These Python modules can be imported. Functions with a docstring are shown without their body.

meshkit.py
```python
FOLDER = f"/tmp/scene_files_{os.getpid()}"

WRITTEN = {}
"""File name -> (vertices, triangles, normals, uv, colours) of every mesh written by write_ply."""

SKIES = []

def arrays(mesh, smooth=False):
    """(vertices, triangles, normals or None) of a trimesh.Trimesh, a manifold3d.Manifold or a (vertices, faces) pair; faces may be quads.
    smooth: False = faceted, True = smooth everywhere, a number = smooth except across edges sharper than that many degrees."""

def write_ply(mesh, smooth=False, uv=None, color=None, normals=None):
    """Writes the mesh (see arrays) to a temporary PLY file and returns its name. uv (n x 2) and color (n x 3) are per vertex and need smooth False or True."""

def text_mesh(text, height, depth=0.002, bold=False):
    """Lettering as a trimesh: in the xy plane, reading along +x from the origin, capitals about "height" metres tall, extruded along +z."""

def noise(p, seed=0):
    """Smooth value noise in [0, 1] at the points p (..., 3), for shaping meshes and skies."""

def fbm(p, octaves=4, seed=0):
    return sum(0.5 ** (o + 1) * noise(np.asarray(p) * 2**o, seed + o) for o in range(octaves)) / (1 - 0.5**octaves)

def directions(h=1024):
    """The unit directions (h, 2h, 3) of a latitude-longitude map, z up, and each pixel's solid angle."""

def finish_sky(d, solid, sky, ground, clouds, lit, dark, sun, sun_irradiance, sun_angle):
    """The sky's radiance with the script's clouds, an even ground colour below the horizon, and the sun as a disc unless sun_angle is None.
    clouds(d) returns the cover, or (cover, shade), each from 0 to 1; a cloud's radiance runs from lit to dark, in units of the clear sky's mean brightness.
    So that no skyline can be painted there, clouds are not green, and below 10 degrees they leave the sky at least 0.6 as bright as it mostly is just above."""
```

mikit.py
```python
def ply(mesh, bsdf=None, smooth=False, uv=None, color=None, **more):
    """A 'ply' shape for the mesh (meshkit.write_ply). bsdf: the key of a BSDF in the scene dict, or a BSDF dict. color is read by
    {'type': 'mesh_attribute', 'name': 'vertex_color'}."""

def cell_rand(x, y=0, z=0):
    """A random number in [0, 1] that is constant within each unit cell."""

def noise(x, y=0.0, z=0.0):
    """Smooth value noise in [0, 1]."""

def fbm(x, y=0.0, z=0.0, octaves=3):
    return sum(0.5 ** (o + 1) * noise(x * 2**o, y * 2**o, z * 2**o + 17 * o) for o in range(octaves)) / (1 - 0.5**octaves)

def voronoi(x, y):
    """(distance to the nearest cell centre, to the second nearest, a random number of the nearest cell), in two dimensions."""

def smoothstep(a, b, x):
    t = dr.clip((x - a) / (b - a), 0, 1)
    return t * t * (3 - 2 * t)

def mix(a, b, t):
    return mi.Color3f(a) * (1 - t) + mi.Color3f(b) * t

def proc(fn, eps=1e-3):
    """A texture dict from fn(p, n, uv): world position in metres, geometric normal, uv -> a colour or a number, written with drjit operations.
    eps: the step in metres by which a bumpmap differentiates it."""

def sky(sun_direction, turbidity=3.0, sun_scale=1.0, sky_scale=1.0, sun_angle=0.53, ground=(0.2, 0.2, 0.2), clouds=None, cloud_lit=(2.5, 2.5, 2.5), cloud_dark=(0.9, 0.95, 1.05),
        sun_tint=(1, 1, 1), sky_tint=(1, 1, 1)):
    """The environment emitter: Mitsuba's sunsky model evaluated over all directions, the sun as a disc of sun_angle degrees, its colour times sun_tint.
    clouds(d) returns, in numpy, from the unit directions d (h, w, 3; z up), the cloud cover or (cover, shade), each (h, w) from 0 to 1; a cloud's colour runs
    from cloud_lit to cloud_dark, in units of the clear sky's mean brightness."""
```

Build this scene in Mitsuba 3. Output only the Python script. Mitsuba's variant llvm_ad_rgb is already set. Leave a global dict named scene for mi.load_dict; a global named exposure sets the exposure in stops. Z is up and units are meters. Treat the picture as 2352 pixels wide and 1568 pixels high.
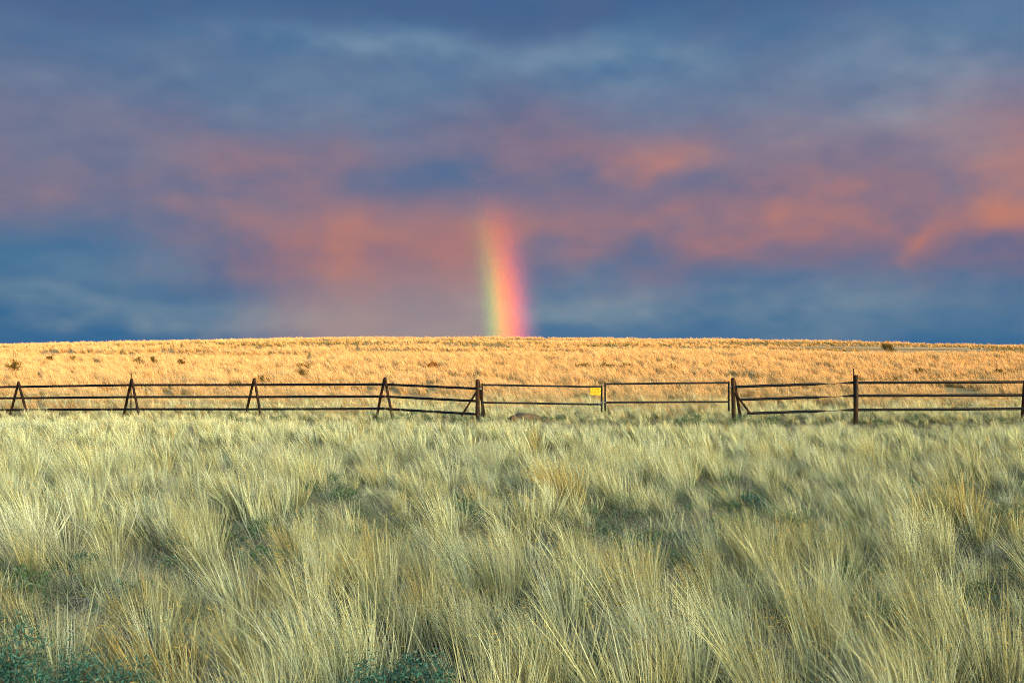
import math
import numpy as np, trimesh, drjit as dr, mitsuba as mi
import mikit, meshkit
from mikit import proc, fbm, noise, smoothstep, mix

T = mi.ScalarTransform4f
scene, labels = {}, {}

# ------------------------------------------------------------------ camera, sky, sun, exposure
EYE, PITCH, FOV = 1.65, math.radians(1.74), 54.0
scene['camera'] = dict(type='perspective', fov=FOV, fov_axis='x', near_clip=0.1, far_clip=20000.0,
                       to_world=T().look_at(origin=[0, 0, EYE], target=[0, math.cos(PITCH), EYE + math.sin(PITCH)], up=[0, 0, 1]))
exposure = 6.32
SUN_AZ, SUN_EL = math.radians(180 - 42.0), math.radians(3.0)      # behind the camera, to the right
SUN = np.array([math.sin(SUN_AZ) * math.cos(SUN_EL), math.cos(SUN_AZ) * math.cos(SUN_EL), math.sin(SUN_EL)])


def clouds(d):
    """A storm front that fills the eastern half of the sky and stays open towards the setting sun."""
    az = np.degrees(np.arctan2(d[..., 0], d[..., 1]))
    el = np.degrees(np.arcsin(np.clip(d[..., 2], -1, 1)))
    def f(ka, ke, o, seed):
        return meshkit.fbm(np.stack([az * ka, el * ke, 0 * az], -1) + o, 5, seed)

    n1, n2, n3 = f(.10, .22, 0, 3), f(.22, .34, 11, 8), f(.05, .55, 5, 21)
    n4, n5, n6 = f(.27, .60, 7, 41), f(.16, .07, 3, 51), f(.8, 1.3, 2, 61)                # fine wisps; hanging streaks of rain
    wa = az + (n2 - 0.5) * 7.0 + (n4 - .5) * 2.0                  # ragged outlines
    we = el + (n1 - 0.5) * 3.4 + (n4 - .5) * 1.5

    def blob(a, e, sa, se, amp, tilt=0.0, soft=False):
        x, y = (az if soft else wa) - a, (el if soft else we) - e - tilt * (az - a)
        return amp * np.exp(-0.5 * ((x / sa) ** 2 + (y / se) ** 2))

    warm = 0.06 + 0.23 * np.exp(-0.5 * ((we - 9.8) / 3.2) ** 2) + .035 * smooth(10, 14, we)
    for b in ((-23.5, 10.2, 5.0, 1.8, .10), (-14.0, 11.3, 2.8, 1.8, .24), (-10.3, 12.0, 1.2, 1.5, .14, .8), (-12.8, 6.6, 2.4, 1.3, .24),
              (0.5, 12.8, 3.0, 1.6, .14), (6.3, 12.2, 3.2, .9, .26, .12), (8.8, 12.0, 1.5, .7, .26, .35), (3.0, 7.6, 3.0, 1.4, .20), (9.5, 8.1, 4.0, .8, .24, .06),
              (17.0, 9.0, 4.5, 1.2, .20), (19.0, 10.4, 2.8, .8, .24), (23.0, 9.4, 6.0, 2.2, .22), (26.8, 9.4, 2.6, 1.6, .36), (22.6, 7.6, .9, .9, .36), (27, 12, 4, 2, .16), (23.0, 10.4, 1.9, 0.8, -.34),
              (16.0, 13.2, 7.0, 2.0, .12), (-24, 6.0, 3.5, 1.5, -.16), (13, 10.5, 4.0, 0.9, -.10), (-5.5, 10.4, 4.0, .7, -.14), (-19, 8.8, 3, .7, -.10)):
        warm = warm + blob(*b)
    warm = warm * (0.36 + .90 * n4 + .16 * n6) * smooth(1.5, 6.5, we)
    # the sunlit rain veil beside the bow
    veil = smooth(-18.5, -8.0, az + (n5 - .5) * 7 + (n4 - .5) * 3) * smooth(2.2, -1.2, az) * smooth(10.2, 6.8, we)
    warm = warm + veil * (0.42 + .14 * smooth(3.0, 7.5, el)) * (0.55 + .7 * n5 + .15 * n6)
    warm = np.clip(warm, 0, 1)
    warm = np.where(np.abs(az) > 33, 0.08 + (warm - 0.08) * np.exp(-((np.abs(az) - 33) / 15) ** 2), warm)
    pale = 0.003 + .006 * smooth(5, 9, el) + 0.020 * np.exp(-0.5 * ((we - 15.8) / 2.6) ** 2) * np.clip(n1 * 1.3 + n4 * .8 - .55, 0, 1.4)
    for b in ((-24, 3.3, 5.0, .5, .014), (-22, 5.5, 4.0, 1.4, .008), (-17, 2.8, 4.0, .4, .012), (0.0, 1.3, 14, .8, .010), (15.0, 4.2, 9.0, 1.3, .030), (3.5, 3.2, 3.0, .8, .014), (20, 2.0, 8, .9, .008), (-8, 19.0, 6.0, .5, .028), (24, 16.5, 4.5, 2.6, .018), (5, 18.0, 4, .8, .020), (-24, 6.0, 4, 2, .004)):
        pale = pale + blob(*b) * (0.35 + 1.3 * n4)
    pale = pale * (.85 + .3 * n6) + veil * .020 * smooth(7.5, 2.5, el)
    bank = smooth(18.0, 20.2, el - .05 * az + (n2 - .5) * 2.6 + (n4 - .5) * 2.2)
    pale = pale * (1 - 0.62 * bank)
    warm = warm * (1 - 0.2 * bank) + .03 * bank
    # away from the sun the deck is closed; it breaks up towards the clear west
    away = -(d @ SUN) + (n1 - 0.5) * 0.35 + (n3 - 0.5) * 0.25
    deck = smooth(-0.62, -0.22, away)
    cover = deck * (1 - np.clip(pale, 0, 0.5))
    return cover, np.clip(1 - warm, 0, 1)


def smooth(a, b, x):
    t = np.clip((x - a) / (b - a), 0, 1)
    return t * t * (3 - 2 * t)


scene['sky'] = mikit.sky(SUN.tolist(), turbidity=3.0, sun_scale=0.235, sky_scale=1.0, sun_angle=0.7, sun_tint=(1.08, 1.04, 2.5), sky_tint=(0.885, 1.04, 1.07), ground=(0.25, 0.2, 0.12),
                         clouds=clouds, cloud_lit=(0.252, 0.088, 0.066), cloud_dark=(0.0018, 0.056, 0.140))

RNG = np.random.default_rng(7)


# ------------------------------------------------------------------ terrain
def crest(x):
    """Height of the rise behind the fence."""
    return 6.65 - 1.10 * smooth(-18, -95, x) - 1.05 * smooth(0, 100, x) + 0.25 * np.exp(-((x + 20) / 26.0) ** 2)


Y0, YC = 37.5, 170.0


def ground_z(x, y):
    x, y = np.asarray(x, float), np.asarray(y, float)
    t = np.clip((y - Y0) / (YC - Y0), 0, None)
    up = 1 - np.abs(1 - np.clip(t, 0, 1)) ** 1.5
    z = crest(x) * up
    z = z - 9.0 * smooth(0, 1, (y - YC) / 260) * (y > YC)
    p = np.stack([x * 0.16, y * 0.16, 0 * x], -1)
    z = z + (meshkit.fbm(p, 3, 4) - 0.5) * 0.22 * smooth(-200, -5, y)
    z = z + (meshkit.fbm(np.stack([x * 0.03, y * 0.06, 0 * x], -1), 2, 9) - 0.5) * 0.8 * smooth(50, 90, y) * smooth(190, 150, y)
    # the ridge that hides the low sun from the near field
    b = smooth(-70, -250, y)
    ridge = 20.9 + 1.1 * (meshkit.fbm(np.stack([x * 0.02, 0 * x, 0 * x], -1), 3, 6) - 0.5)
    return z + ridge * b


def strip(a, b, n, power=1.0):
    return a + (b - a) * np.linspace(0, 1, n) ** power


ys = np.unique(np.concatenate([np.linspace(-900, -260, 40), np.linspace(-260, -20, 60), np.linspace(-20, 45, 200), np.linspace(45, 200, 260), np.linspace(200, 500, 40), strip(500, 9000, 40, 2)]))
xs = np.unique(np.concatenate([-strip(130, 9000, 45, 2), np.linspace(-130, -30, 90), np.linspace(-30, 30, 220), np.linspace(30, 130, 90), strip(130, 9000, 45, 2)]))
X, Y = np.meshgrid(xs, ys)
V = np.stack([X, Y, ground_z(X, Y)], -1).reshape(-1, 3)
nx = len(xs)
I = (np.arange(len(ys) - 1)[:, None] * nx + np.arange(nx - 1)).ravel()
F = np.stack([I, I + 1, I + nx + 1, I + nx], 1)


def ground_col(p, n, uv):
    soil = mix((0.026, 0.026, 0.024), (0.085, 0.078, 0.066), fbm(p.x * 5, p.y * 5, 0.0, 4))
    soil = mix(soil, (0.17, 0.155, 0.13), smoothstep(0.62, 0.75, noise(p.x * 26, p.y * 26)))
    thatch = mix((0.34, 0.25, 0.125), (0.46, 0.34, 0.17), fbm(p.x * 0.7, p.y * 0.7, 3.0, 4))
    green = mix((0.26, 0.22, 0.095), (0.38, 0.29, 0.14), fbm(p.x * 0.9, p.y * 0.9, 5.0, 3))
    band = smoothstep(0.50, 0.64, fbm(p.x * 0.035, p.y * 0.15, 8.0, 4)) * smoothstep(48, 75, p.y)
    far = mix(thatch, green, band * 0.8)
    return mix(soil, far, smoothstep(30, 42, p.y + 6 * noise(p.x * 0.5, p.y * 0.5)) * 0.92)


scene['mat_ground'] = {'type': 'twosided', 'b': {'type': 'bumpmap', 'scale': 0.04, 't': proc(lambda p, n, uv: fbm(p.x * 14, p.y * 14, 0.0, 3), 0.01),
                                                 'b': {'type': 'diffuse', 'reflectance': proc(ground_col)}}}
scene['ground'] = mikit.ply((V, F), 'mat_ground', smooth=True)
labels['ground'] = dict(label='bare grey brown soil and thatch under the grass, rising to a gentle crest', kind='structure')

f_px = 1176 / math.tan(math.radians(FOV / 2))


def ray(px, py):
    """Direction of a point of the photograph (2352 pixels wide)."""
    u, v = (px - 1176) / f_px, (784 - py) / f_px
    return np.array([u, math.cos(PITCH) - v * math.sin(PITCH), math.sin(PITCH) + v * math.cos(PITCH)])


def at(px, py, depth):
    d = ray(px, py)
    return np.array([0, 0, EYE]) + d * depth / d[1]


def on_ground(px, py):
    d = ray(px, py)
    s = np.linspace(2.5, 200, 4000)
    p = np.array([0, 0, EYE]) + d * s[:, None] / d[1]
    below = np.nonzero(p[:, 2] < ground_z(p[:, 0], p[:, 1]))[0]
    return p[below[0]] if len(below) else p[-1]


# ------------------------------------------------------------------ materials
def flat(c):
    return {'type': 'rgb', 'value': list(c)}


scene['mat_blade'] = {'type': 'twosided', 'b': {'type': 'diffuse', 'reflectance': {'type': 'mesh_attribute', 'name': 'vertex_color'}}}


def steel(base, rust, amount, rough):
    def fn(p, n, uv):
        k = smoothstep(0.55 - amount, 0.75 - amount * 0.5, fbm(p.x * 5, p.y * 5, p.z * 7, 4))
        return mix(base, rust, k)
    return {'type': 'principled', 'base_color': proc(fn), 'metallic': 0.0, 'roughness': rough, 'specular': 0.15}


scene['mat_rail'] = steel((0.008, 0.010, 0.014), (0.022, 0.013, 0.010), 0.02, 0.33)
scene['mat_post'] = steel((0.017, 0.011, 0.008), (0.050, 0.024, 0.013), 0.14, 0.5)
scene['mat_bare'] = {'type': 'principled', 'base_color': flat((0.30, 0.34, 0.38)), 'metallic': 0.6, 'roughness': 0.35}
scene['mat_sign'] = {'type': 'principled', 'base_color': proc(lambda p, n, uv: mix((0.86, 0.62, 0.010), (0.80, 0.54, 0.012), fbm(p.x * 9, p.z * 9, 1.0, 3))), 'roughness': 0.4}
scene['mat_print'] = {'type': 'diffuse', 'reflectance': flat((0.015, 0.013, 0.012))}
scene['mat_log'] = {'type': 'bumpmap', 'scale': 0.03, 't': proc(lambda p, n, uv: fbm(p.x * 5, p.y * 30, p.z * 30, 3), 0.005), 'b': {'type': 'diffuse', 'reflectance': proc(
    lambda p, n, uv: mix((0.07, 0.045, 0.030), (0.24, 0.17, 0.12), fbm(p.x * 4, p.y * 16, p.z * 16, 4)))}}
scene['mat_stone'] = {'type': 'diffuse', 'reflectance': proc(lambda p, n, uv: mix((0.03, 0.032, 0.034), (0.12, 0.115, 0.11), fbm(p.x * 12, p.y * 12, p.z * 12, 4)))}
scene['mat_track'] = {'type': 'diffuse', 'reflectance': proc(lambda p, n, uv: mix((0.54, 0.42, 0.27), (0.66, 0.52, 0.34), fbm(p.x * 0.6, p.y * 2, 0.0, 4)))}


serial = {}


def name_for(base):
    serial[base] = serial.get(base, 0) + 1
    return base if serial[base] == 1 else f'{base}_{serial[base] - 1:03d}'


# ------------------------------------------------------------------ grass
def ribbons(base, tips_fn, width, side, col, segs, taper=0.75):
    """n ribbons: tips_fn(t) -> (n, 3) points along each; col(t) -> (n, 3)."""
    n = len(base)
    vs, cs = [], []
    for k in range(segs + 1):
        t = k / segs
        c, w = tips_fn(t), (width * (1 - t) ** taper)[:, None] * side
        if k < segs:
            vs += [c - w, c + w]
            cs += [col(t), col(t)]
        else:
            vs += [c]
            cs += [col(t)]
    m = len(vs)
    v, c = np.stack(vs, 1).reshape(-1, 3), np.stack(cs, 1).reshape(-1, 3)
    f = []
    for k in range(segs - 1):
        a = 2 * k
        f += [[a, a + 1, a + 3], [a, a + 3, a + 2]]
    a = 2 * (segs - 1)
    f += [[a, a + 1, a + 2]]
    f = (np.array(f)[None] + (np.arange(n) * m)[:, None, None]).reshape(-1, 3)
    return v, f, np.clip(c, 0, 1)


def join(parts):
    v, f, c, k = [], [], [], 0
    for a, b, d in parts:
        v.append(a), f.append(b + k), c.append(d)
        k += len(a)
    return np.vstack(v), np.vstack(f), np.vstack(c)


STRAW = np.array([[0.59, 0.58, 0.34], [0.63, 0.58, 0.29], [0.52, 0.54, 0.34], [0.68, 0.67, 0.46], [0.48, 0.42, 0.19]])
GOLD = np.array([[0.60, 0.43, 0.13], [0.56, 0.38, 0.11], [0.63, 0.50, 0.20], [0.50, 0.40, 0.17]])
GREYGREEN = np.array([[0.50, 0.52, 0.34], [0.56, 0.55, 0.38], [0.42, 0.44, 0.27], [0.64, 0.61, 0.42]])
GREEN = np.array([[0.08, 0.135, 0.060], [0.12, 0.165, 0.075], [0.05, 0.105, 0.060], [0.17, 0.185, 0.075]])
PALE = np.array([[0.42, 0.40, 0.33], [0.50, 0.47, 0.39], [0.40, 0.31, 0.22], [0.30, 0.30, 0.26], [0.45, 0.38, 0.22]])
FIELD = np.array([[0.58, 0.43, 0.225], [0.60, 0.455, 0.25], [0.56, 0.395, 0.20], [0.61, 0.48, 0.275], [0.53, 0.365, 0.18]])
OLIVE = np.array([[0.22, 0.19, 0.07], [0.30, 0.24, 0.10], [0.16, 0.15, 0.06], [0.42, 0.32, 0.15]])


def tussock(rng, n, h, r0, spread, wind, width, pal, segs=4, seeds=0.0, green=0.15, at0=(0, 0), curl=0.0, per=8, var=.40):
    """A bunch of blades that leans with the wind towards -x."""
    a, r = rng.random(n) * 2 * math.pi, r0 * np.sqrt(rng.random(n))
    base = np.stack([at0[0] + r * np.cos(a), at0[1] + r * np.sin(a), np.full(n, -0.03)], 1)
    nl = max(3, int(n / per))
    lock = rng.integers(0, nl, n)                               # blades hang together in locks
    pick = lambda v, own: v[lock] * (1 - own) + rng.permutation(v)[rng.integers(0, nl, n)] * own
    la, lr = rng.random(nl) * 2 * math.pi, r0 * np.sqrt(rng.random(nl))
    base[:, 0] = at0[0] + (lr * np.cos(la))[lock] + rng.normal(0, .25 * r0, n)
    base[:, 1] = at0[1] + (lr * np.sin(la))[lock] + rng.normal(0, .25 * r0, n)
    L = h * np.clip(pick(rng.normal(0.78, 0.17, nl), .3) + rng.normal(0, .07, n), 0.22, 1.15)
    out = la[lock] + rng.normal(0, 0.35, n)
    sp = np.abs(rng.normal(0, spread, nl))[lock] * rng.uniform(.75, 1.25, n) + spread * 0.35 * r / max(r0, 1e-6)
    lean = wind * np.clip(rng.normal(1.0, 0.32, nl)[lock] + rng.normal(0, .13, n), 0.05, 2.0)
    sw = rng.normal(0, 0.075, (n, 2))
    hx, hy = np.cos(out) * sp + sw[:, 0], np.sin(out) * sp + sw[:, 1]
    bend = rng.normal(0.05, 0.055, n) + rng.uniform(.1, .5, n) * (rng.random(n) < .13) + curl * rng.random(n)
    ba = math.pi + rng.normal(0, 0.8, n)

    def pts(t):
        s = L * t
        x = base[:, 0] + s * hx - s * lean * (0.82 + 0.26 * t) + L * bend * t ** 3 * np.cos(ba)
        y = base[:, 1] + s * hy + L * bend * t ** 3 * np.sin(ba)
        z = base[:, 2] + s * (1 - 0.25 * (hx ** 2 + hy ** 2)) / np.sqrt(1 + lean ** 2) - L * np.abs(bend) * 0.5 * t ** 3
        return np.stack([x, y, z], 1)

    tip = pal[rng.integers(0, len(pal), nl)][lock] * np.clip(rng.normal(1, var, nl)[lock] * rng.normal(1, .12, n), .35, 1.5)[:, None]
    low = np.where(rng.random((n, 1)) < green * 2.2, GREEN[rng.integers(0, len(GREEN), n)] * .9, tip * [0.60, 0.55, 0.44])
    side_a = rng.random(n) * math.pi
    side = np.stack([np.cos(side_a), np.sin(side_a), 0 * side_a], 1)
    w = width * 0.5 * rng.uniform(0.6, 1.4, n)
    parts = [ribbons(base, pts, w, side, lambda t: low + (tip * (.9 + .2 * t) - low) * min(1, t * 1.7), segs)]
    ns = int(n * seeds)
    if ns:
        k = rng.integers(0, n, ns)
        tt = rng.uniform(0.80, 0.98, ns)
        s0 = pts_at(pts, tt, k)
        d = rng.normal(0, 1, (ns, 3)) * [1, 1, 0.6] + [-0.9, 0, 0.5]
        d /= np.linalg.norm(d, axis=1, keepdims=True)
        ln = (h * rng.uniform(0.02, 0.055, ns))[:, None]
        sc = GOLD[rng.integers(0, len(GOLD), ns)] * rng.uniform(0.75, 1.05, (ns, 1))
        sd = np.cross(d, [0.2, 0.9, 0.3])
        sd /= np.linalg.norm(sd, axis=1, keepdims=True)
        parts.append(ribbons(s0, lambda t: s0 + d * ln * t, np.full(ns, width * 0.45), sd, lambda t: sc, 2, 0.4))
    return join(parts)


def pts_at(pts, tt, k):
    out = np.zeros((len(k), 3))
    grid = np.linspace(0.8, 0.98, 7)
    which = np.argmin(np.abs(tt[:, None] - grid), 1)
    for i, t in enumerate(grid):
        m = which == i
        out[m] = pts(t)[k[m]]
    return out


def litter(rng, n, r, h, width, pal):
    """Short, broken, curled stems lying between the bunches."""
    a, rr = rng.random(n) * 2 * math.pi, r * np.sqrt(rng.random(n))
    base = np.stack([rr * np.cos(a), rr * np.sin(a), rng.random(n) * h * 0.3], 1)
    d = rng.normal(0, 1, (n, 3)) * [1, 1, 0.7]
    d[:, 2] = np.abs(d[:, 2]) * 0.8
    d /= np.linalg.norm(d, axis=1, keepdims=True)
    L = (h * rng.uniform(0.4, 1.5, n))[:, None]
    k = rng.normal(0, 1, (n, 3)) * 0.45
    pts = lambda t: base + L * (d * t + k * t * t - [0, 0, 0.25] * np.array(t ** 3))
    sd = np.cross(d, rng.normal(0, 1, (n, 3)))
    sd /= np.linalg.norm(sd, axis=1, keepdims=True)
    c = pal[rng.integers(0, len(pal), n)] * rng.uniform(0.65, 1.1, (n, 1))
    return ribbons(base, pts, width * 0.5 * rng.uniform(0.6, 1.3, n), sd, lambda t: c, 3)


def leaves(rng, centers, n, spread, size, pal, up=0.4):
    k = rng.integers(0, len(centers), n)
    p = centers[k] + rng.normal(0, spread, (n, 3))
    d = rng.normal(0, 1, (n, 3)) + [0, 0, up]
    d /= np.linalg.norm(d, axis=1, keepdims=True)
    sd = np.cross(d, rng.normal(0, 1, (n, 3)))
    sd /= np.linalg.norm(sd, axis=1, keepdims=True)
    ln = (size * rng.uniform(0.6, 1.4, n))[:, None]
    c = pal[rng.integers(0, len(pal), n)] * rng.uniform(0.7, 1.2, (n, 1))
    pts = lambda t: p + d * ln * t
    v, f, cc = ribbons(p, pts, size * 0.17 * rng.uniform(0.7, 1.3, n), sd, lambda t: c, 2, 0.35)
    return v, f, cc


protos = {}


def proto(name, mesh):
    key = 'proto_' + name
    scene[key] = {'type': 'shapegroup', 'tuft': mikit.ply((mesh[0], mesh[1]), 'mat_blade', color=mesh[2])}
    protos[name] = key
    return key


count = {}


def put(stuff, key, x, y, s=1.0, rot=0.0, sz=None, tilt=None):
    count[stuff] = count.get(stuff, 0) + 1
    m = T().translate([float(x), float(y), float(ground_z(x, y))])
    if tilt is not None:
        m = m @ T().rotate([1, 0, 0], float(tilt))
    m = m @ T().rotate([0, 0, 1], float(rot)) @ T().scale([s, s, sz or s])
    scene[f'{stuff}__{count[stuff]:03d}'] = {'type': 'instance', 'to_world': m, 'group': {'type': 'ref', 'id': key}}


PALS = [GREYGREEN, np.vstack([STRAW, GREYGREEN]), STRAW, STRAW, STRAW, np.vstack([STRAW, GOLD])]
near, mid, far = [], [], []
for i in range(10):
    pal = PALS[int(i * .6)]
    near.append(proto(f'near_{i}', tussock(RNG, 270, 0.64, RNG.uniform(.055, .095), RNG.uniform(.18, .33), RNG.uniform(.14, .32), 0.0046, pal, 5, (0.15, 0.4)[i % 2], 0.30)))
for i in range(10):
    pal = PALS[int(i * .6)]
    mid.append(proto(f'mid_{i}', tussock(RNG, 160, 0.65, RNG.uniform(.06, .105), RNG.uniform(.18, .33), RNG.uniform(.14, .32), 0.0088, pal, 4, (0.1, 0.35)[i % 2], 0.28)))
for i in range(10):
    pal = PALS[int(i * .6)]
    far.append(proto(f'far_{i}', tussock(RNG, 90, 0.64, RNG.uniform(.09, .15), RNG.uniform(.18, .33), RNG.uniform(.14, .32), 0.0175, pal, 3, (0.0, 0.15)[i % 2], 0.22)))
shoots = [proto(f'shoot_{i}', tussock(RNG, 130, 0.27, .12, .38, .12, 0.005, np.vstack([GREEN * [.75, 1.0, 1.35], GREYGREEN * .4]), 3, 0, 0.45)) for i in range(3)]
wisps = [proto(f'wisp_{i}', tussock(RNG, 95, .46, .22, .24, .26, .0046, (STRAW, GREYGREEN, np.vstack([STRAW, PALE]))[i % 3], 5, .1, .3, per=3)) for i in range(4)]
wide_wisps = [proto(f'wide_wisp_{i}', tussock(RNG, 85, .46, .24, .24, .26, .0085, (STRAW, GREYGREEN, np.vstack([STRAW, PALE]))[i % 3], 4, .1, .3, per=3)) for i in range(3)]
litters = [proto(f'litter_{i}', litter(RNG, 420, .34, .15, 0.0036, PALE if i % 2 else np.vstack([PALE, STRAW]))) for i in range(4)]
forbs = []
for i in range(3):
    cs = np.stack([RNG.normal(0, .10, 40), RNG.normal(0, .10, 40), RNG.uniform(.02, .22, 40)], 1)
    forbs.append(proto(f'forb_{i}', leaves(RNG, cs, 420, .02, .034, np.array([[.10, .17, .08], [.13, .20, .11], [.16, .22, .15], [.08, .13, .06]]))))


def half_width(y):
    return 0.54 * y + 1.2


def clearing(x, y):
    """Where the bunches stand apart, 0 to 1."""
    n = meshkit.fbm(np.stack([np.asarray(x) * 0.95, np.asarray(y) * 0.62, 0 * np.asarray(x)], -1), 3, 31)
    return smooth(0.50, 0.62, n)


def low_zone(x, y):
    """The strip along the fence where the grass is shorter."""
    yf = float(np.interp(x, [-20, 0, 4, 20], [37.2, 32.6, 32.5, 31.5]))
    return float(smooth(yf - 9, yf - 6, y) * smooth(yf + 3.2, yf + 1.0, y))


def jittered(y0, y1, step, rng):
    ny = int((y1 - y0) / step)
    for j in range(ny):
        y = y0 + (j + .5) * step
        w = half_width(y + 1)
        m = int(2 * w / step)
        for i in range(m):
            yield -w + (i + rng.random()) * step, y + (rng.random() - .5) * step


SAGE_NEAR = [((-2.02, 4.35), .44), ((-.50, 4.25), .34), (tuple(on_ground(195, 1330)[:2]), .12), (tuple(on_ground(1725, 1185)[:2]), .20)]
for_log = [(px, dy) for px in range(1160, 1330, 14) for dy in (30.0,)]
keep_clear = [(np.array(p), s) for p, s in SAGE_NEAR]

gr = np.random.default_rng(11)
for x, y in jittered(2.9, 9.0, 0.455, gr):
    c = float(clearing(x, y))
    if any(np.hypot(x - k[0] - .25 * s, (y - k[1] + .35) * .7) < (s * 1.05 if s > .32 else .0) for k, s in keep_clear) or gr.random() < 0.74 * c:
        continue
    tone = meshkit.noise(np.array([x * .5, y * .4, 3.0]))
    put('grass', near[int(np.clip(gr.normal(tone * 9, 2.6), 0, 9))], x, y, gr.uniform(.60, 1.12) * (1 - .3 * c), gr.normal(0, 32))
for x, y in jittered(9.0, 18.0, 0.49, gr):
    c = float(clearing(x, y))
    if gr.random() < 0.74 * c:
        continue
    tone = meshkit.noise(np.array([x * .5, y * .4, 3.0]))
    put('grass', mid[int(np.clip(gr.normal(tone * 9, 2.6), 0, 9))], x, y, gr.uniform(.60, 1.15) * (1 - .3 * c), gr.normal(0, 32))
for x, y in jittered(2.9, 9.0, 0.40, gr):
    if not any(np.hypot(x - k[0] - .25 * s, (y - k[1] + .35) * .7) < s * .9 for k, s in keep_clear) and gr.random() < .42:
        put('grass', wisps[gr.integers(0, 4)], x, y, gr.uniform(.55, 1.15), gr.normal(0, 40))
for x, y in jittered(9.0, 20.0, 0.45, gr):
    if gr.random() < .32:
        put('grass', wide_wisps[gr.integers(0, 3)], x, y, gr.uniform(.55, 1.1), gr.normal(0, 40))
for x, y in jittered(18.0, 41.0, 0.51, gr):
    c = float(clearing(x, y))
    gate = math.exp(-((y - 29.6) / 2.8) ** 4) * float(smooth(-12, -2, x) * smooth(18, 10, x))
    if gr.random() < max(0.6 * c, 0.80 * gate):
        continue
    put('grass', far[gr.integers(0, 10)], x, y, gr.uniform(.70, 1.10) * (1 - .45 * gate) * (1 - gr.uniform(.1, .55) * low_zone(x, y)), gr.normal(0, 32))
for x, y in jittered(2.9, 14.0, 0.46, gr):
    c = float(clearing(x, y))
    if gr.random() < 0.50 + 0.5 * c:
        put('ground_litter', litters[gr.integers(0, 4)], x, y, gr.uniform(.8, 1.25), gr.random() * 360)
    if gr.random() < 0.70 + 0.3 * c:
        put('green_shoots', shoots[gr.integers(0, 3)], x + .2, y, gr.uniform(.7, 1.3), gr.normal(0, 30))
    if gr.random() < 0.16 + 0.35 * c:
        put('low_forbs', forbs[gr.integers(0, 3)], x, y + .2, gr.uniform(.6, 1.1), gr.random() * 360)
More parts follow.
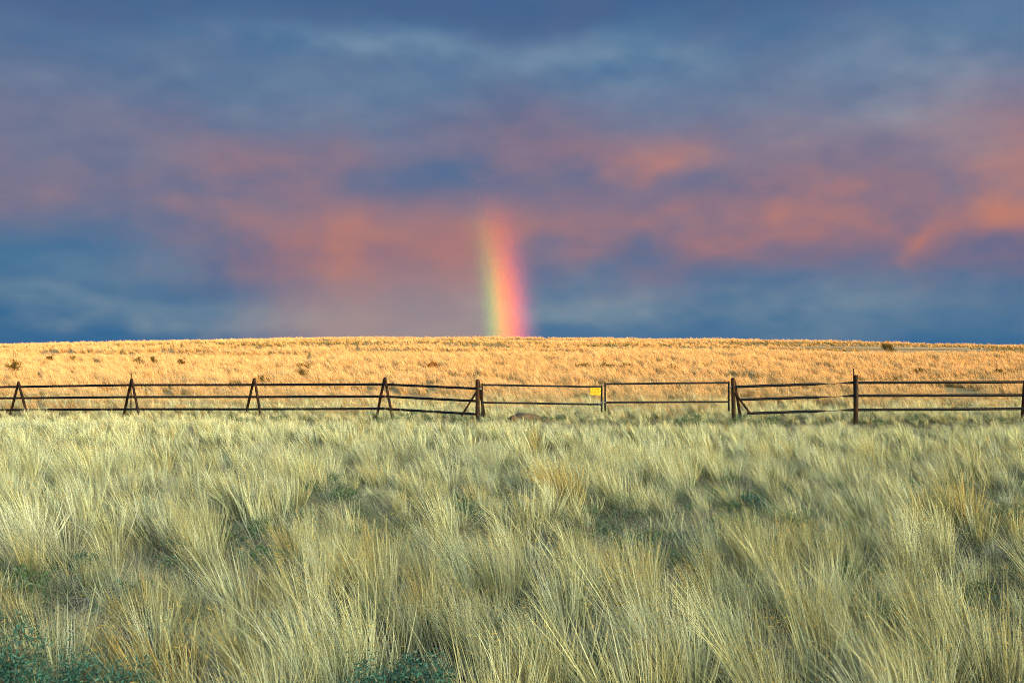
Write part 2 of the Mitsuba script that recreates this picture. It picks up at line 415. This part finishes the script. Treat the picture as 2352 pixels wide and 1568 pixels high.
for x, y in jittered(14.0, 30.0, 0.66, gr):
    c = float(clearing(x, y))
    if gr.random() < 0.2 + 0.6 * c:
        put('ground_litter', litters[gr.integers(0, 4)], x, y, gr.uniform(1.0, 1.7), gr.random() * 360)
    if gr.random() < 0.15 + 0.5 * c:
        put('green_shoots', shoots[gr.integers(0, 3)], x, y, gr.uniform(1.0, 1.7), gr.normal(0, 30))
for px, dy in for_log:
    if gr.random() < .7:
        put('grass', far[gr.integers(0, 10)], (px - 1176) / f_px * dy + gr.normal(0, .08), dy + gr.normal(0, .12), gr.uniform(.4, .62), gr.normal(0, 30))
for i in range(90):
    x, y = gr.uniform(-18, 18), gr.normal(30.6, 1.2)
    if -16 < x < 15 and gr.random() < (0.9 if x > -2 else .45):
        put('low_forbs' if i % 3 else 'green_shoots', (forbs if i % 3 else shoots)[i % 3], x, y, gr.uniform(.8, 1.6), gr.random() * 360)
labels['grass'] = dict(label='tall dry bunchgrass leaning left across the shaded foreground', kind='stuff')
labels['ground_litter'] = dict(label='pale broken stems littering the soil between the grass bunches', kind='stuff')
labels['green_shoots'] = dict(label='short green grass shoots between the dry bunches', kind='stuff')
labels['low_forbs'] = dict(label='small green leafy weeds at the foot of the grass', kind='stuff')

BUNCHES = [(1300, 1175, GOLD, 1.0, 'golden orange grass bunch standing out in the middle of the meadow'),
           (2205, 1235, np.vstack([GOLD, STRAW * .7]), 1.15, 'tall brownish gold grass bunch near the right edge, halfway down the meadow'),
           (700, 1130, STRAW * 1.1, .95, 'pale cream grass bunch left of centre, below the fourth fence post'),
           (2280, 1640, STRAW, 1.1, 'big leaning grass bunch in the bottom right corner'),
           (780, 1640, STRAW * 1.08, 1.1, 'big pale grass bunch at the bottom, left of centre'),
           (1560, 1600, GREYGREEN, 1.0, 'grey green grass bunch at the bottom, right of centre')]
for i, (px, py, pal, sc, lab) in enumerate(BUNCHES):
    d = ray(px, py)
    q = np.array([0, 0, EYE]) + d * EYE / -d[2]
    rng = np.random.default_rng(300 + i)
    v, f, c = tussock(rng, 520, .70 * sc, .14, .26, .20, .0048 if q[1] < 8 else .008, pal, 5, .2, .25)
    k = name_for('grass_bunch')
    scene[k] = mikit.ply((v + [q[0], q[1], float(ground_z(q[0], q[1]))], f), 'mat_blade', color=c)
    labels[k] = dict(label=lab, category='grass bunch')

# the sunlit rise behind the fence: patches of bunches
def patch(rng, size, m, n, h, width, pal, segs, green, short=0.0):
    parts = []
    for _ in range(m):
        hh = h * rng.uniform(.6, 1.15) * (1 - short * rng.random())
        parts.append(tussock(rng, n, hh, .14, .22, .30, width, pal, segs, 0, green, rng.uniform(-size / 2, size / 2, 2), 0, 9, .10))
    return join(parts)


pa = np.random.default_rng(23)
field_a = [proto(f'field_a_{i}', patch(pa, 3.2, 32, 76, .66, .016, FIELD, 3, .06)) for i in range(6)]
olive_a = [proto(f'olive_a_{i}', patch(pa, 3.2, 26, 50, .50, .019, np.vstack([FIELD, OLIVE]), 3, .22, .4)) for i in range(3)]
field_b = [proto(f'field_b_{i}', patch(pa, 6.4, 76, 34, .46, .030, FIELD, 2, .05)) for i in range(6)]
olive_b = [proto(f'olive_b_{i}', patch(pa, 6.4, 44, 26, .48, .042, np.vstack([OLIVE, FIELD[:2]]), 2, .25, .4)) for i in range(4)]
bare_b = [proto(f'bare_b_{i}', patch(pa, 6.4, 18, 20, .40, .040, np.vstack([OLIVE, FIELD]), 2, .15, .4)) for i in range(2)]


def slope(x, y):
    return math.degrees(math.atan2(float(ground_z(x, y + 1.5) - ground_z(x, y - 1.5)), 3.0))


TRACKS = [(112.0, 18.0, 72.0), (100.0, 17.0, 50.0)]
for x, y in jittered(38.0, 84.0, 2.9, pa):
    b = float(meshkit.fbm(np.array([x * .05, y * .14, 2.0]), 3, 5))
    k = olive_a if b > 0.63 and y > 50 else field_a
    put('field_grass', k[pa.integers(0, len(k))], x, y, pa.uniform(.92, 1.12), pa.normal(0, 8), tilt=slope(x, y))
for x, y in jittered(84.0, 178.0, 5.4, pa):
    b = float(meshkit.fbm(np.array([x * .030, y * .11, 2.0]), 3, 5))
    if any(-5.2 < y - t < 2.4 and a < x < c for t, a, c in TRACKS):
        continue
    k = olive_b if b > (0.53 if y < 140 else .60) and y < 128 else (bare_b if b < 0.30 and y < 140 else field_b)
    put('field_grass', k[pa.integers(0, len(k))], x, y, pa.uniform(.92, 1.12), pa.normal(0, 8), tilt=slope(x, y))
labels['field_grass'] = dict(label='golden dry grass lit by the low sun on the rise behind the fence', kind='stuff')

for i, (t, a, c) in enumerate(TRACKS):
    tx = np.linspace(a, c, 60)
    rows = [np.stack([tx, t + o + 0.5 * np.sin(tx * .15), ground_z(tx, t + o + 0.5 * np.sin(tx * .15)) + .012], 1) for o in (-1.3, -.4, .4, 1.3)]
    v = np.vstack(rows)
    q = np.concatenate([np.stack([np.arange(59) + r * 60, np.arange(59) + r * 60 + 1, np.arange(59) + r * 60 + 61, np.arange(59) + r * 60 + 60], 1) for r in range(3)])
    k = 'dirt_track' if i == 0 else f'dirt_track_{i:03d}'
    scene[k] = mikit.ply((v, q), 'mat_track', smooth=True)
    labels[k] = dict(label=('upper' if i == 0 else 'lower') + ' pale dirt track across the sunlit rise on the right', kind='structure')


# ------------------------------------------------------------------ shrubs
def tube(p, r, sides=10, cap=True):
    """A tube through the points p with radii r."""
    p = np.asarray(p, float)
    r = np.broadcast_to(r, len(p)).astype(float)
    d = np.gradient(p, axis=0)
    d /= np.linalg.norm(d, axis=1, keepdims=True)
    u = np.cross(d, [0.31, 0.17, 0.94] if abs(d[0][2]) < .8 else [0.9, 0.3, 0.1])
    u /= np.linalg.norm(u, axis=1, keepdims=True)
    w = np.cross(d, u)
    a = np.arange(sides) / sides * 2 * math.pi
    v = (p[:, None] + r[:, None, None] * (np.cos(a)[None, :, None] * u[:, None] + np.sin(a)[None, :, None] * w[:, None])).reshape(-1, 3)
    i = (np.arange(len(p) - 1)[:, None] * sides + np.arange(sides)).ravel()
    j = (np.arange(len(p) - 1)[:, None] * sides + (np.arange(sides) + 1) % sides).ravel()
    f = np.vstack([np.stack([i, j, j + sides], 1), np.stack([i, j + sides, i + sides], 1)])
    if cap:
        k = len(v)
        v = np.vstack([v, p[0], p[-1]])
        s = np.arange(sides)
        e = (len(p) - 1) * sides
        f = np.vstack([f, np.stack([s * 0 + k, (s + 1) % sides, s], 1), np.stack([s * 0 + k + 1, e + s, e + (s + 1) % sides], 1)])
    return trimesh.Trimesh(v, f, process=False)


def pipe(a, b, r, sides=14):
    """A straight pipe with rounded ends."""
    a, b = np.asarray(a, float), np.asarray(b, float)
    d = (b - a) / np.linalg.norm(b - a)
    return tube([a, a + d * r * .12, a + d * r * .5, b - d * r * .5, b - d * r * .12, b], np.array([.55, .85, 1, 1, .85, .55]) * r, sides)


SAGE = np.array([[.045, .140, .110], [.070, .185, .145], [.030, .095, .075], [.11, .22, .175], [.16, .16, .10]])
BUSH = np.array([[.055, .055, .012], [.085, .080, .018], [.035, .040, .010], [.13, .115, .03]])
GREYBUSH = np.array([[.13, .17, .11], [.20, .22, .15], [.26, .24, .14]])
scene['mat_twig'] = {'type': 'diffuse', 'reflectance': flat((0.13, 0.095, 0.065))}
def shrub(base, pos, w, h, pal, n, leaf, label, category, group=None, seed=0, stems=9):
    rng = np.random.default_rng(seed + 100)
    key = name_for(base)
    x0, y0 = pos[0], pos[1]
    z0 = float(ground_z(x0, y0))
    ends, tubes = [], []
    for i in range(stems):
        a = rng.random() * 2 * math.pi
        rr = w * 0.5 * math.sqrt(rng.random())
        e = np.array([rr * math.cos(a), rr * math.sin(a), h * rng.uniform(.6, 1.0) * (1 - .45 * (2 * rr / w) ** 2)])
        m = e * [.35, .35, .5] + rng.normal(0, .03 * w, 3)
        tubes.append(tube([[0, 0, -.05], m, e], [.022 * h + .004, .014 * h + .003, .004], 5))
        for q in range(6):
            t = .38 + .62 * rng.random()
            c = m * (1 - t) + e * t + rng.normal(0, .085 * w, 3) * [1, 1, .7]
            ends.append(c)
            if q < 3:
                tubes.append(tube([m * (1 - t * .7) + e * t * .7, c], [.008 * h + .002, .002], 4))
    place = [x0, y0, z0]
    st = trimesh.util.concatenate(tubes)
    st.apply_translation(place)
    scene[key + '__stems'] = mikit.ply(st, 'mat_twig')
    v, f, c = leaves(rng, np.array(ends), n, .05 * w, leaf, pal)
    scene[key + '__foliage'] = mikit.ply((v + place, f), 'mat_blade', color=c)
    labels[key] = dict(label=label, category=category)
    labels[key + '__foliage'] = dict(kind='stuff')
    if group:
        labels[key]['group'] = group
    return key


for (p, s), lab, sd in zip(SAGE_NEAR, ('large teal green sagebrush in the bottom left corner of the meadow', 'teal green sagebrush at the bottom edge, left of centre, behind dry stems',
                                            'small teal sagebrush half hidden in dry grass at the lower left', 'small teal sagebrush low in the grass right of centre'), range(4)):
    shrub('sagebrush', p, s * 1.7, s * .60 + (.30 if s > .3 else .16), SAGE, int(26000 * s + 3000), .019, lab, 'shrub', seed=sd, stems=16)
FAR = [(32, 868, 1.10, .95, 'largest dark green bush near the left edge of the golden rise'),
       (115, 836, .5, .26, 'small bush on the rise, first to the right of the large left bush'),
       (168, 836, .45, .26, 'small bush on the rise, second to the right of the large left bush'),
       (316, 843, .75, .36, 'dark scrubby bush straight above the second fence post from the left'),
       (352, 842, .6, .30, 'dark low bush just right of the scrubby pair above the second post'),
       (412, 844, .65, .24, 'low flat bush on the golden rise, right of the second fence post'),
       (697, 852, 1.0, .22, 'thin flat bush on the rise between the third and fourth posts, upper one'),
       (690, 874, 1.1, .36, 'dark green bush between the third and fourth posts, lower one'),
       (605, 886, .9, .32, 'green bush just right of the top of the third fence post'),
       (540, 905, 1.3, .36, 'loose pale green bush seen between the rails left of the third post'),
       (995, 848, .6, .25, 'small rusty bush on the rise left of the rainbow foot'),
       (1342, 855, 1.0, .32, 'dark green bush on the rise above the yellow sign'),
       (1392, 856, .9, .32, 'dark green bush on the rise above the gap between the gates'),
       (1436, 854, .7, .25, 'small green bush on the rise right of the gap between the gates'),
       (1545, 856, .7, .25, 'small green bush on the rise above the right gate'),
       (2038, 815, 1.0, .48, 'round dark bush standing alone high on the right of the rise'),
       (2295, 868, .9, .35, 'small dark bush near the right edge of the rise'),
       (2110, 866, .7, .28, 'small dark bush on the rise right of the lone post')]
for i, (px, py, w, h, lab) in enumerate(FAR):
    p = on_ground(px, py)
    k = min(p[1], 90) / 60
    shrub('bush', p, w * max(.75, k), h * 1.25 * max(.75, k) + .25, BUSH if i != 10 else np.array([[.25, .12, .03], [.18, .10, .03]]), 900, .075 * max(.8, k), lab, 'bush', seed=20 + i, stems=10)
shrub('bush', on_ground(1355, 940) + [0, 1.5, 0], .9, .85, GREYBUSH, 1100, .05, 'grey green bush behind the gate under the yellow sign', 'bush', seed=60, stems=10)

# ------------------------------------------------------------------ fence
def D(px):
    return float(np.interp(px, [-40, 42, 302, 584, 884, 1097, 1380, 1684, 1967, 2400], [37.0, 36.7, 35.6, 35.0, 34.1, 32.4, 32.6, 32.6, 31.9, 31.6]))


def P(px, py, dd=0.0):
    return at(px, py, D(px) + dd)


def part(key, mesh, mat, smooth_=40):
    scene[key] = mikit.ply(mesh, mat, smooth=smooth_)


def foot(px, py, dd):
    p = P(px, py, dd)
    return np.array([p[0], p[1], float(ground_z(p[0], p[1])) - .12])


def numbered(base):
    i = 0
    while (base if i == 0 else f'{base}_{i:03d}') in scene:
        i += 1
    return base if i == 0 else f'{base}_{i:03d}'


R_RAIL, R_LEG = 0.041, 0.046
L_ = 'pipe_fence'
labels[L_] = dict(label='long dark steel pipe fence with leaning A shaped posts left of the gates', category='fence')
tops = [(42, 876), (302, 869), (584, 868), (884, 867)]
for (px, py), (fl, fr) in zip(tops, ((28, 60), (287, 318), (566, 597), (868, 899))):
    top = P(px, py)
    part(numbered(L_ + '__leg'), pipe(top + [-.02, .06, -.02], foot(fl - 6, 950, .55), R_LEG), 'mat_post')
    part(numbered(L_ + '__leg'), pipe(top, foot(fr + 6, 958, -.55), R_LEG), 'mat_post')
rail_rows = [[(-30, 888.7), (42, 888), (302, 884), (584, 883.5), (884, 882.3)], [(-30, 914.5), (42, 914), (302, 911.5), (584, 911.2), (884, 910)], [(-30, 941.5), (42, 941), (302, 939.5), (584, 939.5), (884, 938.2)]]
for row in rail_rows:
    for (a, ya), (b, yb) in zip(row[:-1], row[1:]):
        part(numbered(L_ + '__rail'), pipe(P(a, ya), P(b, yb), R_RAIL), 'mat_rail')
for ya, yb in ((882.6, 892), (910.3, 920.8), (938.6, 951)):
    part(numbered(L_ + '__rail'), pipe(P(886, ya), P(1096, yb), R_RAIL), 'mat_rail')
gp = P(1097, 871)
part(L_ + '__gate_post', pipe(foot(1097, 960, 0), gp, .070), 'mat_post')
part(L_ + '__brace', pipe(P(1094, 900, .02), P(1060, 955, -.05), .030), 'mat_post')
part(L_ + '__brace_001', pipe(P(1099, 876, .08), foot(1116, 950, .75), R_LEG), 'mat_post')
part(L_ + '__hinge', pipe(P(1096, 891.6), P(1107, 893), .030), 'mat_bare')
part(L_ + '__hinge_001', pipe(P(1092, 957), P(1106, 957.5), .030), 'mat_bare')


def stake(px, py, py2, dd, label):
    k = name_for('metal_stake')
    a, b = P(px, py, dd), foot(px, py2, dd)
    web = trimesh.creation.box([.040, .006, np.linalg.norm(a - b)])
    fl_ = trimesh.creation.box([.006, .040, np.linalg.norm(a - b) - .002])
    fl_.apply_translation([0, .0232, 0])
    m = trimesh.util.concatenate([web, fl_])
    m.apply_translation((a + b) / 2)
    scene[k] = mikit.ply(m, 'mat_post')
    labels[k] = dict(label=label, category='stake')


stake(301, 858, 940, .14, 'thin dark metal stake beside the second A post from the left')
stake(1961, 846, 935, .10, 'thin dark metal stake beside the lone post on the right')

R_ = 'pipe_fence_001'
labels[R_] = dict(label='dark steel pipe fence with a broken, pinched bay right of the gates', category='fence')
part(R_ + '__gate_post', pipe(foot(1685, 955, 0), P(1684, 867), .070), 'mat_post')
part(R_ + '__brace', pipe(P(1687, 874, .08), foot(1704, 945, .6), R_LEG), 'mat_post')
part(R_ + '__brace_001', pipe(P(1688, 902, -.06), P(1722, 948, -.55), .034), 'mat_post')


def pinched(a, b, r, end):
    """A pipe whose one end is squashed to a blade."""
    a, b = np.asarray(a, float), np.asarray(b, float)
    n = 40
    t = np.linspace(0, 1, n)
    m = tube(a + (b - a) * t[:, None], r, 14)
    L = np.linalg.norm(b - a)
    v = m.vertices.copy()
    s = ((v - a) @ (b - a)) / L ** 2
    c = a + (b - a) * s[:, None]
    dist = (1 - s) * L if end else s * L
    k = np.clip(dist / .50, 0, 1)
    k = k * k * (3 - 2 * k)
    off = v - c
    off[:, 2] *= 0.20 + 0.80 * k
    off[:, 1] *= 1.35 - 0.35 * k
    m.vertices = c + off
    return m


for y0, y1, y2, y3, x0 in ((888, 880.8, 878.7, 878.0, 1688), (917.5, 911, 908.5, 908.0, 1700), (949, 943.0, 941.0, 939.5, 1716)):
    part(numbered(R_ + '__rail'), pinched(P(x0, y0), P(1908, y1), R_RAIL * 1.05, True), 'mat_rail')
    part(numbered(R_ + '__rail'), pinched(P(1922, y1 - .8), P(1964, y2), R_RAIL * 1.05, False), 'mat_rail')
    bend = P(1915, y1 + .6)
    part(numbered(R_ + '__wire'), tube([P(1901, y1), bend, P(1926, y1 - .8)], .010, 6), 'mat_rail')
    part(numbered(R_ + '__rail'), pipe(P(1968, y2), P(2352, y3 - 1.0), R_RAIL * 1.05), 'mat_rail')
    part(numbered(R_ + '__rail'), pipe(P(2352, y3 - 1.0), P(2460, y3 - 1.2), R_RAIL * 1.05), 'mat_rail')
part(R_ + '__post', pipe(foot(1966, 945, -.06), P(1966, 861, -.06), .066), 'mat_post')
part(R_ + '__sleeve', tube([P(1966, 925, -.06), P(1966, 873, -.06)], .074, 16), 'mat_rail')
part(R_ + '__leg', pipe(P(2353, 874), foot(2346, 950, .5), R_LEG), 'mat_post')
part(R_ + '__leg_001', pipe(P(2353, 874), foot(2372, 950, -.5), R_LEG), 'mat_post')
part(R_ + '__hinge', pipe(P(1674, 888), P(1690, 888), .026), 'mat_bare')


def gate(key, x0, x1, yt0, yt1, yb0, yb1, s0, s1, e0, e1, label):
    labels[key] = dict(label=label, category='gate')
    r = .031
    part(key + '__stile', pipe(P(x0, e0), P(x0, s0), r), 'mat_rail')
    part(key + '__stile_001', pipe(P(x1, e1), P(x1, s1), r), 'mat_rail')
    part(key + '__rail', pipe(P(x0, yt0), P(x1, yt1), r), 'mat_rail')
    part(key + '__rail_001', pipe(P(x0, yb0), P(x1, yb1), r), 'mat_rail')


gate('metal_gate', 1107.5, 1382, 883.5, 888.5, 924, 928.6, 880, 885, 956, 946, 'left metal gate carrying the yellow sign, two rails in a pipe frame')
gate('metal_gate_001', 1390, 1674, 881.6, 878.6, 924, 922.4, 878, 875.5, 944, 944, 'right metal gate without a sign, two rails in a pipe frame')
# chain between the gates
pts = np.array([P(1374, 931, -.05), P(1379, 926, -.07), P(1384, 921, -.06), P(1389, 923, -.06), P(1392, 924, -.03)])
links = []
for a, b in zip(pts[:-1], pts[1:]):
    for t in (0, .5):
        p, q = a + (b - a) * t, a + (b - a) * (t + .62)
        ang = np.linspace(0, 2 * math.pi, 13)
        d = (q - p) / 2
        u = np.cross(d, [0, 1, 0] if t == 0 else [.3, .2, 1])
        u = u / np.linalg.norm(u) * .018
        links.append(tube((p + q) / 2 + np.cos(ang)[:, None] * d + np.sin(ang)[:, None] * u, .007, 6, cap=False))
part('chain', trimesh.util.concatenate(links), 'mat_bare')
labels['chain'] = dict(label='loose steel chain tying the two gates together', category='chain')

# sign
a, b = P(1356.2, 890.3, -.045), P(1380.3, 906.5, -.045)
sw, sh = b[0] - a[0], a[2] - b[2]
cen = (a + b) / 2
plate = trimesh.creation.box([sw, .004, sh])
plate.apply_translation(cen)
scene['warning_sign__plate'] = mikit.ply(plate, 'mat_sign')


def words(text, h, cx, cz, bold=True):
    m = meshkit.text_mesh(text, h, .002, bold)
    m.apply_translation([-(m.bounds[0][0] + m.bounds[1][0]) / 2, 0, 0])
    m.apply_transform(np.array([[1, 0, 0, 0], [0, 0, -1, 0], [0, 1, 0, 0], [0, 0, 0, 1.0]]))
    m.apply_translation([cen[0] + cx, cen[1] - .0021, cen[2] + cz])
    return m


part('warning_sign__lettering', words('PLEASE', .050, .0, sh * .5 - .075), 'mat_print', False)
part('warning_sign__lettering_001', words('CLOSE GATE', .045, .0, sh * .5 - .145), 'mat_print', False)
tri = trimesh.creation.extrude_polygon(__import__('shapely').Polygon([(-.022, .02), (.022, .02), (0, -.028)], [[(-.010, .012), (.010, .012), (0, -.010)]]), .002)
tri.apply_transform(np.array([[1, 0, 0, 0], [0, 0, -1, 0], [0, 1, 0, 0], [0, 0, 0, 1.0]]))
tri.apply_translation([cen[0] - sw * .36, cen[1] - .0021, cen[2] - sh * .30])
part('warning_sign__emblem', tri, 'mat_print', False)
lines = []
for z, w in ((-.24, .19), (-.30, .22), (-.36, .16)):
    bx = trimesh.creation.box([w, .002, .006])
    bx.apply_translation([cen[0] - sw * .24 + w / 2, cen[1] - .0031, cen[2] + sh * z])
    lines.append(bx)
part('warning_sign__small_print', trimesh.util.concatenate(lines), 'mat_print', False)
labels['warning_sign'] = dict(label='yellow sign with black lettering hung in the upper right corner of the left gate', category='sign')
labels['warning_sign__small_print'] = dict(kind='stuff')


# fallen wood and stone under the left gate
def lump(a, b, r, seed, ends=(.5, .6)):
    t = np.linspace(0, 1, 26)
    p = np.asarray(a) + (np.asarray(b) - a) * t[:, None]
    p = p + (meshkit.noise(np.stack([t * 4, t * 0 + seed, t * 0], -1))[:, None] - .5) * [.03, .05, .10]
    rr = r * (1 - .35 * t) * np.minimum(1, np.minimum((t + .02) / .05, (1.02 - t) / .10))
    m = tube(p, rr, 18)
    v = m.vertices
    m.vertices = v + (meshkit.fbm(v * [3, 9, 9] + seed, 3)[:, None] - .5) * .08 * (v - p[np.argmin(np.abs(v[:, None, 0] - p[None, :, 0]), 1)]) / max(r, 1e-3)
    return m


g = lambda px, dep: np.array([at(px, 950, dep)[0], dep, float(ground_z(at(px, 950, dep)[0], dep))])
part('fallen_log', lump(g(1196, 30.9) + [0, 0, .24], g(1272, 31.4) + [0, 0, .12], .13, 3), 'mat_log', 50)
labels['fallen_log'] = dict(label='weathered brown fallen log lying in the grass under the left gate', category='log')
part('fallen_log_001', lump(g(1172, 30.9) + [0, 0, .22], g(1222, 31.2) + [0, 0, .30], .09, 9), 'mat_log', 50)
labels['fallen_log_001'] = dict(label='thin dead branch lying against the left end of the brown log', category='branch')
st = trimesh.creation.icosphere(3, .14)
st.vertices = st.vertices * [1.0, .8, .75] * (0.75 + .5 * meshkit.fbm(st.vertices * 6 + 3, 3)[:, None])
st.apply_translation(g(1193, 31.0) + [0, 0, .30])
part('stone', st, 'mat_stone', 35)
labels['stone'] = dict(label='dark grey stone at the upper end of the brown log', category='stone')

# ------------------------------------------------------------------ rainbow: sunlit rain, each colour where drops send it back
BOW_EL = math.radians(1.2)            # the low sun is lifted by refraction; the bow hangs a little more upright
ANTI = -np.array([math.sin(SUN_AZ) * math.cos(BOW_EL), math.cos(SUN_AZ) * math.cos(BOW_EL), math.sin(BOW_EL)])
labels['rainbow'] = dict(label='short stump of a rainbow rising from the crest of the golden rise', category='rainbow')
TOPZ = 330.0
for i, (nm, ang, sig, alb, tau) in enumerate((('violet', 42.85, .40, (.70, .10, .95), .09), ('red', 42.30, .42, (1.0, .17, .17), .31), ('orange', 41.90, .38, (1.0, .42, .10), .28),
                                             ('yellow', 41.50, .36, (.80, .85, .12), .22), ('green', 41.10, .36, (.12, .90, .32), .15))):
    yd, thick = 1500.0 + 60 * i, 40.0

    def angle(x, z):
        v = np.stack([x, np.full_like(x, yd), z - EYE], -1)
        return np.degrees(np.arccos(v @ ANTI / np.linalg.norm(v, axis=-1)))

    zs = np.linspace(-30, TOPZ, 48)
    xx = np.linspace(-400, 400, 3000)
    path = np.array([np.interp(ang, angle(xx, np.full_like(xx, z)), xx) for z in zs])
    hw = math.radians(sig * 3.9) * yd
    lo, hi = np.array([path.min() - hw, yd - thick / 2, -30.0]), np.array([path.max() + hw, yd + thick / 2, TOPZ])
    gx, gz = np.linspace(lo[0], hi[0], 96), np.linspace(lo[2], hi[2], 96)
    GZ, GX = np.meshgrid(gz, gx, indexing='ij')
    el = np.degrees(np.arctan2(GZ - EYE, yd))
    prof = np.exp(-0.5 * ((angle(GX, GZ) - ang) / (sig * (1 + .30 * smooth(3.5, 10, el)))) ** 2) * (1 - smooth(2.6 - .4 * (i > 2), 12.0 - 0.8 * (i > 2), el)) ** 1.5 * (1.02 + .12 * smooth(1.5, 4.5, el))
    dens = np.repeat((prof * (.74 - .22 * smooth(4, 9, el)) * tau / thick)[:, None, :], 2, axis=1).astype(np.float32)[..., None]
    scene[f'rain_{nm}'] = {'type': 'heterogeneous', 'albedo': {'type': 'constvolume', 'value': flat(alb)}, 'phase': {'type': 'hg', 'g': -0.5},
                           'sigma_t': {'type': 'gridvolume', 'grid': mi.VolumeGrid(dens), 'use_grid_bbox': False,
                                       'to_world': T().translate(lo.tolist()) @ T().scale((hi - lo).tolist())}}
    n = len(zs)
    ring = [np.stack([path + sx * hw * .98, np.full(n, yd + sy * thick * .49), zs], 1) for sx, sy in ((-1, -1), (1, -1), (1, 1), (-1, 1))]
    v = np.stack(ring, 1).reshape(-1, 3)
    k = (np.arange(n - 1) * 4)[:, None]
    fs = [np.stack([k[:, 0] + s, k[:, 0] + (s + 1) % 4, k[:, 0] + 4 + (s + 1) % 4, k[:, 0] + 4 + s], 1) for s in range(4)]
    fs = np.vstack(fs + [np.array([[0, 3, 2, 1], [4 * n - 4, 4 * n - 3, 4 * n - 2, 4 * n - 1]])])
    scene[f'rainbow__{nm}_band'] = mikit.ply((v, fs), {'type': 'null'}, interior={'type': 'ref', 'id': f'rain_{nm}'})
